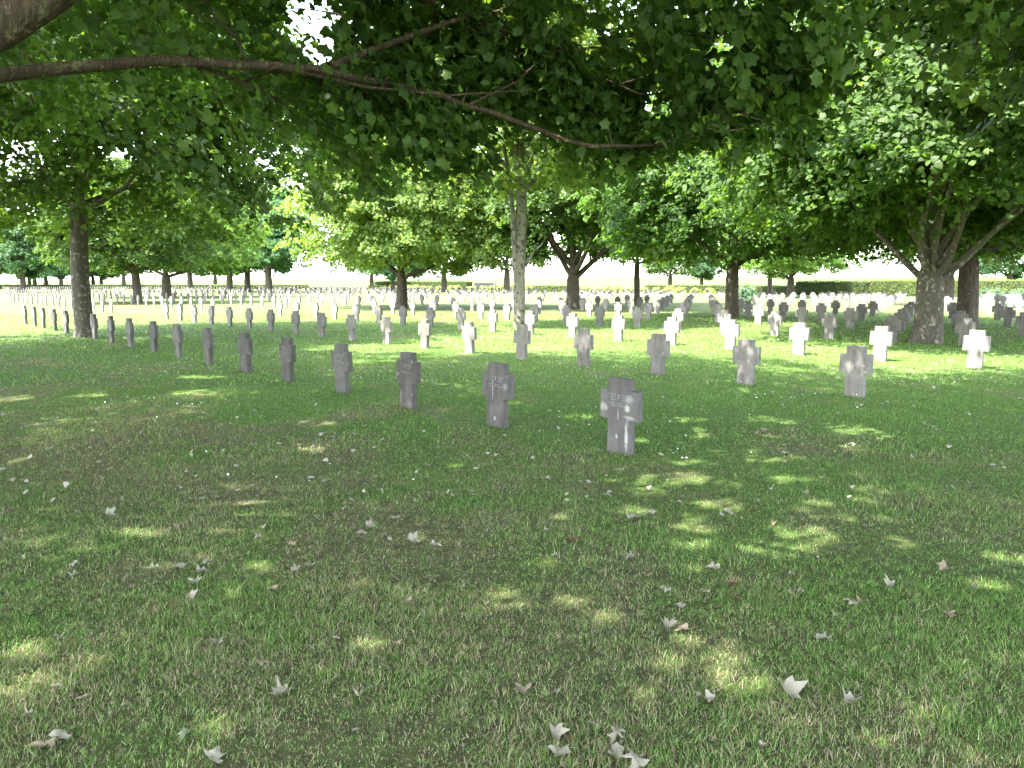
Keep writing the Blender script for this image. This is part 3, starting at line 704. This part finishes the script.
# ------------------------------------------------------------------ crosses
CH = .735
def cross_mesh(seed, mat, th=.085, hw=.230):
    rg = random.Random(seed); j = lambda a=.003: rg.uniform(-a, a)
    sw, hd, a0, a1 = .136, .134, .335, .622
    O = [(-sw - .006, -.12), (sw + .006, -.12), (sw - .002 + j(), a0 + j()), (hw + j(), a0 + j(.004)), (hw - .004 + j(), a1 + j()), (hd + j(), a1 + j()), (hd - .004, CH + j()), (-hd + .004, CH + j(.004)),
         (-hd + j(), a1 + j()), (-hw + .004 + j(), a1 + j()), (-hw + j(), a0 + j()), (-sw + .002 + j(), a0 + j())]
    # subdivide outline for a hewn, slightly irregular edge
    P = []
    for k in range(len(O)):
        p, q = O[k], O[(k + 1) % len(O)]; L = math.dist(p, q); m = max(1, int(L / .05))
        for i in range(m):
            t = i / m; P.append((p[0] + (q[0] - p[0]) * t + (j(.0018) if i else 0), p[1] + (q[1] - p[1]) * t + (j(.0018) if i else 0)))
    bm = bmesh.new()
    f = bm.faces.new([bm.verts.new((x, -th / 2, z)) for x, z in P]); ext = bmesh.ops.extrude_face_region(bm, geom=[f])
    bmesh.ops.translate(bm, vec=(0, th, 0), verts=[v for v in ext['geom'] if isinstance(v, bmesh.types.BMVert)])
    bmesh.ops.recalc_face_normals(bm, faces=bm.faces[:])
    ed = [e for e in bm.edges if len(e.link_faces) == 2 and e.calc_face_angle(0) > .7]
    bmesh.ops.bevel(bm, geom=ed, offset=.007, segments=2, affect='EDGES', profile=.6)
    me = bpy.data.meshes.new('stone_cross'); bm.to_mesh(me); bm.free(); me.materials.append(mat); return me
def insc_mesh(seed, lines, y, th=.085):
    """worn lines of engraved lettering: short strokes, too weathered to read, around a small upright mark"""
    rg = random.Random(seed); V = []; T = []
    def q(x0, x1, z0, z1, sk=0):
        b = len(V); V.extend([(x0, y, z0), (x1, y, z0), (x1 + sk, y, z1), (x0 + sk, y, z1)]); T.append((b, b + 1, b + 2, b + 3))
    for (z, xa, xb, h) in lines:
        x = xa
        while x < xb:
            wl = rg.uniform(.006, .011)
            if rg.random() > .14:
                q(x, x + .0028, z, z + h)
                if rg.random() > .35: q(x + .0029, x + wl - .001, z + rg.choice((0, h * .4, h - .003)), z + rg.choice((.003, h * .4 + .003, h)) if False else z + h * .5 + .0015)
                if rg.random() > .5: q(x + wl - .0009, x + wl + .0018, z, z + h * rg.choice((.5, 1)))
            x += wl + .0045
    q(-.0035, .0035, .535, .585); q(-.014, -.0036, .562, .568); q(.0036, .014, .562, .568)
    return np_mesh('inscription', V, T, INSC, n=4)
LINES = [(.572, -.13, -.03, .011), (.572, .03, .13, .011), (.548, -.135, -.04, .010), (.548, .03, .115, .010), (.524, -.09, -.03, .009), (.524, .04, .10, .009), (.488, -.12, .04, .011), (.465, -.12, .12, .010)]
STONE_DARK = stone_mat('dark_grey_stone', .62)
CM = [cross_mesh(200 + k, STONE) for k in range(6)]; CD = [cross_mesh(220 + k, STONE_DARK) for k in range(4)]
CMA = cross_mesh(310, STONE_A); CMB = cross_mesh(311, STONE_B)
IM = [insc_mesh(s_, LINES, -.085 / 2 - .0025) for s_ in (1, 2, 3)]
YAW = math.atan2(NU.y, NU.x) - math.pi / 2      # face (local -Y) looks along -NU, towards the viewer's side
def proj(p):
    Z = p.z - CAMH; d = p.y * math.cos(PITCH) - Z * math.sin(PITCH); up = p.y * math.sin(PITCH) + Z * math.cos(PITCH)
    return 512 + F * p.x / d, 384 - F * up / d
NJ = 130
occ = [(B_, .6), (C_, .7), (D_, .5), (E_, .6), (F_, .8), (gp(966, 328), .7), (gp(947, 306), .7), (A_, .55), (H_, .5), (gp(138, 303), .6), (gp(167, 297.5), .8), (gp(769, 295.5), .6), (gp(790, 297.5), .7)]
cells = []
rgc = random.Random(77)
for i in range(0, 15):
    for j in range(-40, NJ):
        if j < 0 and i < 0: continue
        jj = j % 22 if j >= 0 else (j % 22)
        if jj >= 18: continue
        if i in (0, 1, 2) and j < 0: continue
        p = ROW0 + NV * i + TV * j
        if p.y < 3: continue
        p = p + Vector((rgc.uniform(-.03, .03), rgc.uniform(-.03, .03), 0))
        if any((p - q).length < r for q, r in occ): continue
        x, y = proj(p)
        if -25 < x < 1049: cells.append((p.y, i, j, p))
cells.sort(key=lambda c: c[0])
GC = 'stone crosses in rows on the lawn'
def place_matrix(o, p, rng):
    o.location = p; o.rotation_euler = (rng.uniform(-.025, .025), rng.uniform(-.02, .02), YAW + rng.uniform(-.04, .04))
rowcount = {}
for (d, i, j, p) in cells[:300]:
    rowcount.setdefault((i, j // 22 if j >= 0 else -1), []).append(j)
def cross_label(i, j):
    blk = j // 22
    if (i, j) == (0, 0): return 'nearest stone cross, dark grey with white lichen patches on its right arm and stem'
    if (i, j) == (0, 1): return 'second nearest stone cross, dark with a long pale vertical streak down its left side'
    if (i, j) == (1, 0): return 'plain grey cross at the near end of the second row, beyond the nearest cross'
    k = sorted(rowcount[(i, blk if j >= 0 else -1)]).index(j)
    rown = ['front row', 'second row', 'third row', 'fourth row', 'fifth row', 'sixth row', 'seventh row', 'eighth row', 'ninth row', 'tenth row', 'eleventh row', 'twelfth row', 'thirteenth row', 'fourteenth row', 'fifteenth row'][i]
    where = {-1: 'right hand plot', 0: 'main plot', 1: 'plot behind', 2: 'far left plot', -2: 'right hand plot'}.get(blk, 'farthest plot')
    return 'grey stone cross, %s from the near end of the %s, %s' % (ORD[k], rown, where)
first_with = {}
for n_, (d, i, j, p) in enumerate(cells[:300]):
    rng = random.Random(i * 1000 + j)
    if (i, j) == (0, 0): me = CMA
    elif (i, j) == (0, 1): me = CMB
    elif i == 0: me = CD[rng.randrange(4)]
    else: me = CM[rng.randrange(6)]
    o = link('stone_cross', me); place_matrix(o, p, rng)
    tag(o, cross_label(i, j), 'cross', GC)
    if (i <= 1 and 0 <= j <= 4) or (i <= 3 and 0 <= j <= 1):
        link('inscription', IM[rng.randrange(3)], o)
# beyond the nearest three hundred: one object
def simple_cross():
    sw, hw, a0, a1 = .122, .235, .335, .622; th = .085
    O = [(-sw, -.05), (sw, -.05), (sw, a0), (hw, a0), (hw, a1), (sw, a1), (sw, CH), (-sw, CH), (-sw, a1), (-hw, a1), (-hw, a0), (-sw, a0)]
    V = [(x, y, z) for y in (-th / 2, th / 2) for x, z in O]
    T = []
    fr = [(0, 1, 2, 11), (10, 11, 2, 9), (11, 2, 3, 4)]
    fr = [(0, 1, 2, 11), (10, 3, 4, 9), (8, 5, 6, 7)]
    # arms row spans 10-3-4-9 and includes points 11,2,5,8 on its edges
    for f in fr: T.append(f); T.append(tuple(12 + v for v in reversed(f)))
    for k in range(12): T.append((k, (k + 1) % 12, 12 + (k + 1) % 12, 12 + k))
    return np.array(V), np.array(T)
V0, T0 = simple_cross(); VV = []; TT = []
for n_, (d, i, j, p) in enumerate(cells[300:]):
    a_ = YAW + rgc.uniform(-.05, .05); ca, sa = math.cos(a_), math.sin(a_)
    VV.append(np.stack([V0[:, 0] * ca - V0[:, 1] * sa + p.x, V0[:, 0] * sa + V0[:, 1] * ca + p.y, V0[:, 2] + rgc.uniform(-.02, .02)], -1)); TT.append(T0 + n_ * 24)
o = link('distant_crosses', np_mesh('distant_crosses', np.concatenate(VV), np.concatenate(TT), STONE, n=4))
tag(o, 'hundreds of small pale crosses in the farthest rows', 'crosses', kind='stuff')
print('CELLS', len(cells))

# ------------------------------------------------------------------ fallen leaves
def dry_mat(name, c, under):
    m = MT(name, .7, .3); o = m.coord('Object')
    n = m.noise(o, 14, 4, .6); v = m.noise(m.mapping(o, (60, 6, 6)), 2, 3)
    col = m.mix(n, tuple(x * .75 for x in c), c); col = m.mix(m.ramp(v, [(.5, 0.), (.7, .4)]), col, tuple(x * .6 for x in c))
    bf = m.n('ShaderNodeNewGeometry').outputs['Backfacing']
    m.col(m.mix(bf, col, under)); m.translucent(m.mix(1, col, (1., 1., 1.), 'MULTIPLY'), .15)
    return m.m
PALE = dry_mat('dry_leaf_pale', (.27, .25, .19), (.22, .205, .155)); TAN = dry_mat('dry_leaf_tan', (.25, .20, .13), (.28, .25, .18))
RUST = dry_mat('dry_leaf_rust', (.13, .075, .042), (.12, .08, .05)); GRN = dry_mat('fading_leaf_green', (.20, .235, .13), (.26, .28, .20))
DRY = np.array([(0, 0), (.16, -.06), (.44, .0), (.26, .24), (.60, .50), (.20, .52), (0, 1.0), (-.20, .52), (-.60, .50), (-.26, .24), (-.44, .0), (-.16, -.06)])
def dry_leaf(seed, mat, curl):
    rg = random.Random(seed); bm = bmesh.new(); P = [(x * (1 + rg.uniform(-.25, .2)), y * (1 + rg.uniform(-.15, .12))) for x, y in DRY]; fold = rg.uniform(.08, .42)
    # denser outline with a centre ring so the blade can curl
    out = []
    for k in range(12):
        p, q = P[k], P[(k + 1) % 12]; out += [p, ((p[0] + q[0]) / 2 + rg.uniform(-.02, .02), (p[1] + q[1]) / 2 + rg.uniform(-.02, .02))]
    cx, cy_ = 0, .4
    def Zf(x, y):
        return fold * abs(x) + curl * .30 * (x * x * 2.2 + (y - .4) ** 2 * 1.2) * (1 + .4 * math.sin(seed + x * 5)) + .10 * math.sin(x * 8 + seed) + .10 * math.sin(y * 7 + seed * 2 + x * 4) - .05 * math.exp(-(x / .06) ** 2)
    A = [bm.verts.new((x * .13, (y - .4) * .13, Zf(x, y) * .10)) for x, y in out]
    M = [bm.verts.new(((x * .5) * .13, ((y - .4) * .5) * .13, Zf(x * .5, .4 + (y - .4) * .5) * .10)) for x, y in out]
    c = bm.verts.new((0, 0, Zf(0, .4) * .10)); n = len(out)
    for k in range(n):
        k2 = (k + 1) % n; bm.faces.new((A[k], A[k2], M[k2], M[k])); bm.faces.new((M[k], M[k2], c))
    # stalk
    s0 = A[0].co.copy(); st = [bm.verts.new(s0 + Vector((dx, -t * .05, .006 * t + dz))) for t in (0, 1) for dx, dz in ((-.0012, 0), (.0012, 0), (0, .002))]
    for a_, b_ in ((0, 1), (1, 2), (2, 0)): bm.faces.new((st[a_], st[b_], st[b_ + 3], st[a_ + 3]))
    for f in bm.faces: f.smooth = True
    zmin = min(v.co.z for v in bm.verts)
    for v in bm.verts: v.co.z -= zmin
    me = bpy.data.meshes.new('fallen_leaf'); bm.to_mesh(me); bm.free(); me.materials.append(mat); return me
LV = {'pale': [dry_leaf(s_, PALE, c_) for s_, c_ in ((1, .5), (2, .9), (3, -.6), (4, 1.3), (5, .2))], 'tan': [dry_leaf(s_, TAN, c_) for s_, c_ in ((6, .8), (7, -.5), (8, 1.4))],
      'rust': [dry_leaf(s_, RUST, c_) for s_, c_ in ((9, 1.2), (10, .6))], 'green': [dry_leaf(s_, GRN, c_) for s_, c_ in ((11, .4), (12, .8))]}
LP = [(111, 519, 'pale', 1.1), (74, 568, 'pale', .7), (23, 562, 'green', .8), (72, 580, 'green', .9), (152, 573, 'green', .8), (178, 572, 'pale', .9), (203, 576, 'pale', 1), (208, 566, 'pale', .9), (194, 586, 'pale', 1.4), (192, 603, 'pale', .8),
      (218, 648, 'pale', .9), (266, 666, 'tan', 1), (279, 700, 'pale', 1), (45, 750, 'tan', 1), (60, 744, 'pale', .9), (216, 761, 'pale', .9), (185, 741, 'green', .5), (258, 542, 'pale', .9), (262, 531, 'tan', .8), (291, 548, 'tan', 1), (294, 572, 'pale', .7),
      (310, 569, 'pale', .7), (272, 593, 'tan', .6), (362, 537, 'pale', 1.1), (371, 531, 'pale', 1), (414, 546, 'pale', 1.2), (436, 548, 'pale', 1.1), (408, 606, 'tan', .6), (640, 520, 'pale', 1.5), (650, 517, 'pale', 1.0), (633, 522, 'pale', 1.1), (728, 516, 'pale', 1),
      (775, 526, 'tan', 1), (712, 573, 'pale', 1.2), (630, 562, 'pale', 1), (646, 579, 'tan', .7), (665, 593, 'pale', .9), (678, 611, 'pale', .7), (668, 632, 'pale', 1), (682, 634, 'tan', .8), (790, 701, 'pale', 1.6), (848, 708, 'pale', 1), (709, 703, 'pale', .9),
      (557, 758, 'pale', 1.2), (555, 742, 'pale', .8), (616, 743, 'pale', 1.1), (614, 760, 'pale', 1.2), (634, 765, 'pale', 1.3), (522, 695, 'tan', 1), (943, 572, 'tan', 1.3), (891, 590, 'pale', 1.2), (862, 606, 'tan', 1), (849, 606, 'pale', .8), (949, 619, 'tan', 1.2),
      (806, 496, 'pale', .9), (682, 461, 'pale', .9), (545, 469, 'tan', .8), (757, 436, 'tan', .9), (763, 433, 'pale', .9), (821, 641, 'pale', .9), (797, 595, 'pale', .7), (731, 589, 'rust', .9), (733, 600, 'rust', .9), (573, 545, 'rust', 1), (586, 492, 'rust', .6),
      (606, 498, 'green', .7), (753, 514, 'rust', .9), (938, 432, 'pale', 1), (821, 480, 'green', .7), (427, 468, 'tan', .7), (395, 521, 'pale', .7), (325, 484, 'pale', .8), (202, 493, 'tan', .6), (194, 484, 'tan', .6), (344, 507, 'tan', .7), (299, 504, 'green', .6)]
def place_word(px, py):
    hx = ['at the left edge', 'far to the left', 'left of the middle', 'in the middle', 'right of the middle', 'far to the right', 'at the right edge'][max(0, min(6, int(px / 1024 * 7)))]
    vy = 'before the nearest crosses' if py < 480 else 'halfway to the crosses' if py < 560 else 'on the near lawn' if py < 640 else 'close to the viewer' if py < 720 else 'at the very bottom'
    return hx, vy
word = {'pale': 'pale curled', 'tan': 'tan dry', 'rust': 'rusty brown', 'green': 'fading green'}
GL = 'dry leaves fallen on the grass'
leaves = []
for idx, (x, y, k, s_) in enumerate(LP):
    rg = random.Random(idx * 7 + 1); leaves.append((x, y, k, .64 * s_ ** .55, rg.uniform(-.22, .22), rg.uniform(-.22, .22)))
rg = random.Random(9)
while len(leaves) < len(LP) + 110:
    y = 372 + (768 - 372) * rg.random() ** 1.7; x = rg.uniform(0, 1024)
    leaves.append((x, y, rg.choices(['pale', 'tan', 'rust', 'green'], [6, 4, .5, .5])[0], rg.uniform(.2, .42), rg.uniform(-.25, .25), rg.uniform(-.25, .25)))
def leaf_lab(x, y, k, s_):
    hx, vy = place_word(x, y); size = 'large ' if s_ > .70 else 'small ' if s_ < .5 else ''
    return '%s%s leaf %s, %s' % (size, word[k], vy, hx)
labs = [leaf_lab(*l[:4]) for l in leaves]
for idx, (x, y, k, s_, a_, b_) in enumerate(leaves):
    rg = random.Random(idx); o = link('fallen_leaf', LV[k][rg.randrange(len(LV[k]))]); p = gp(x, y); o.location = (p.x, p.y, .020)
    o.rotation_euler = (a_, b_, rg.uniform(0, 6.28)); o.scale = (s_ * rg.uniform(.6, 1.0), s_, s_)
    lb = labs[idx]; same = [q for q in range(len(labs)) if labs[q] == lb]
    if len(same) > 1:
        same.sort(key=lambda q: leaves[q][0]); r_ = same.index(idx)
        lb = ('leftmost ' if r_ == 0 else 'rightmost ' if r_ == len(same) - 1 else ORD[r_] + ' from left ') + lb
    tag(o, lb, 'leaf', GL)
# far litter and daisies
def scatter(name, n, seed, y0, y1, size, mat, pw=1.0, h=.03, clump=0):
    rg = np.random.default_rng(seed); Y = y0 + (y1 - y0) * rg.uniform(0, 1, n) ** pw; X = rg.uniform(-.75, .75, n) * Y
    if clump:
        cx = np.sin(X * 1.1) * np.sin(Y * .9 + X * .3) + rg.normal(0, .3, n); k = cx > .55; X = X[k]; Y = Y[k]; n = len(X)
    cen = np.stack([X, Y, np.full(n, h)], -1)
    return leaves_mesh(name, cen, np.tile([0, 0, 1.], (n, 1)), size, 'lobed', mat, rg, .35)
tag(link('leaf_litter', scatter('leaf_litter', 1100, 5, 5.5, 42, .046, dry_mat('dry_litter', (.36, .34, .27), (.33, .31, .25)), 1.1, .035)), 'tiny pale leaves strewn over the middle of the lawn', 'leaf litter', kind='stuff')
tag(link('daisies', scatter('daisies', 2600, 6, 6, 24, .020, flat_mat('daisy_white', (.75, .75, .72), .6), 1, .045, 1)), 'tiny white daisies and clover heads in the grass', 'flowers', kind='stuff')
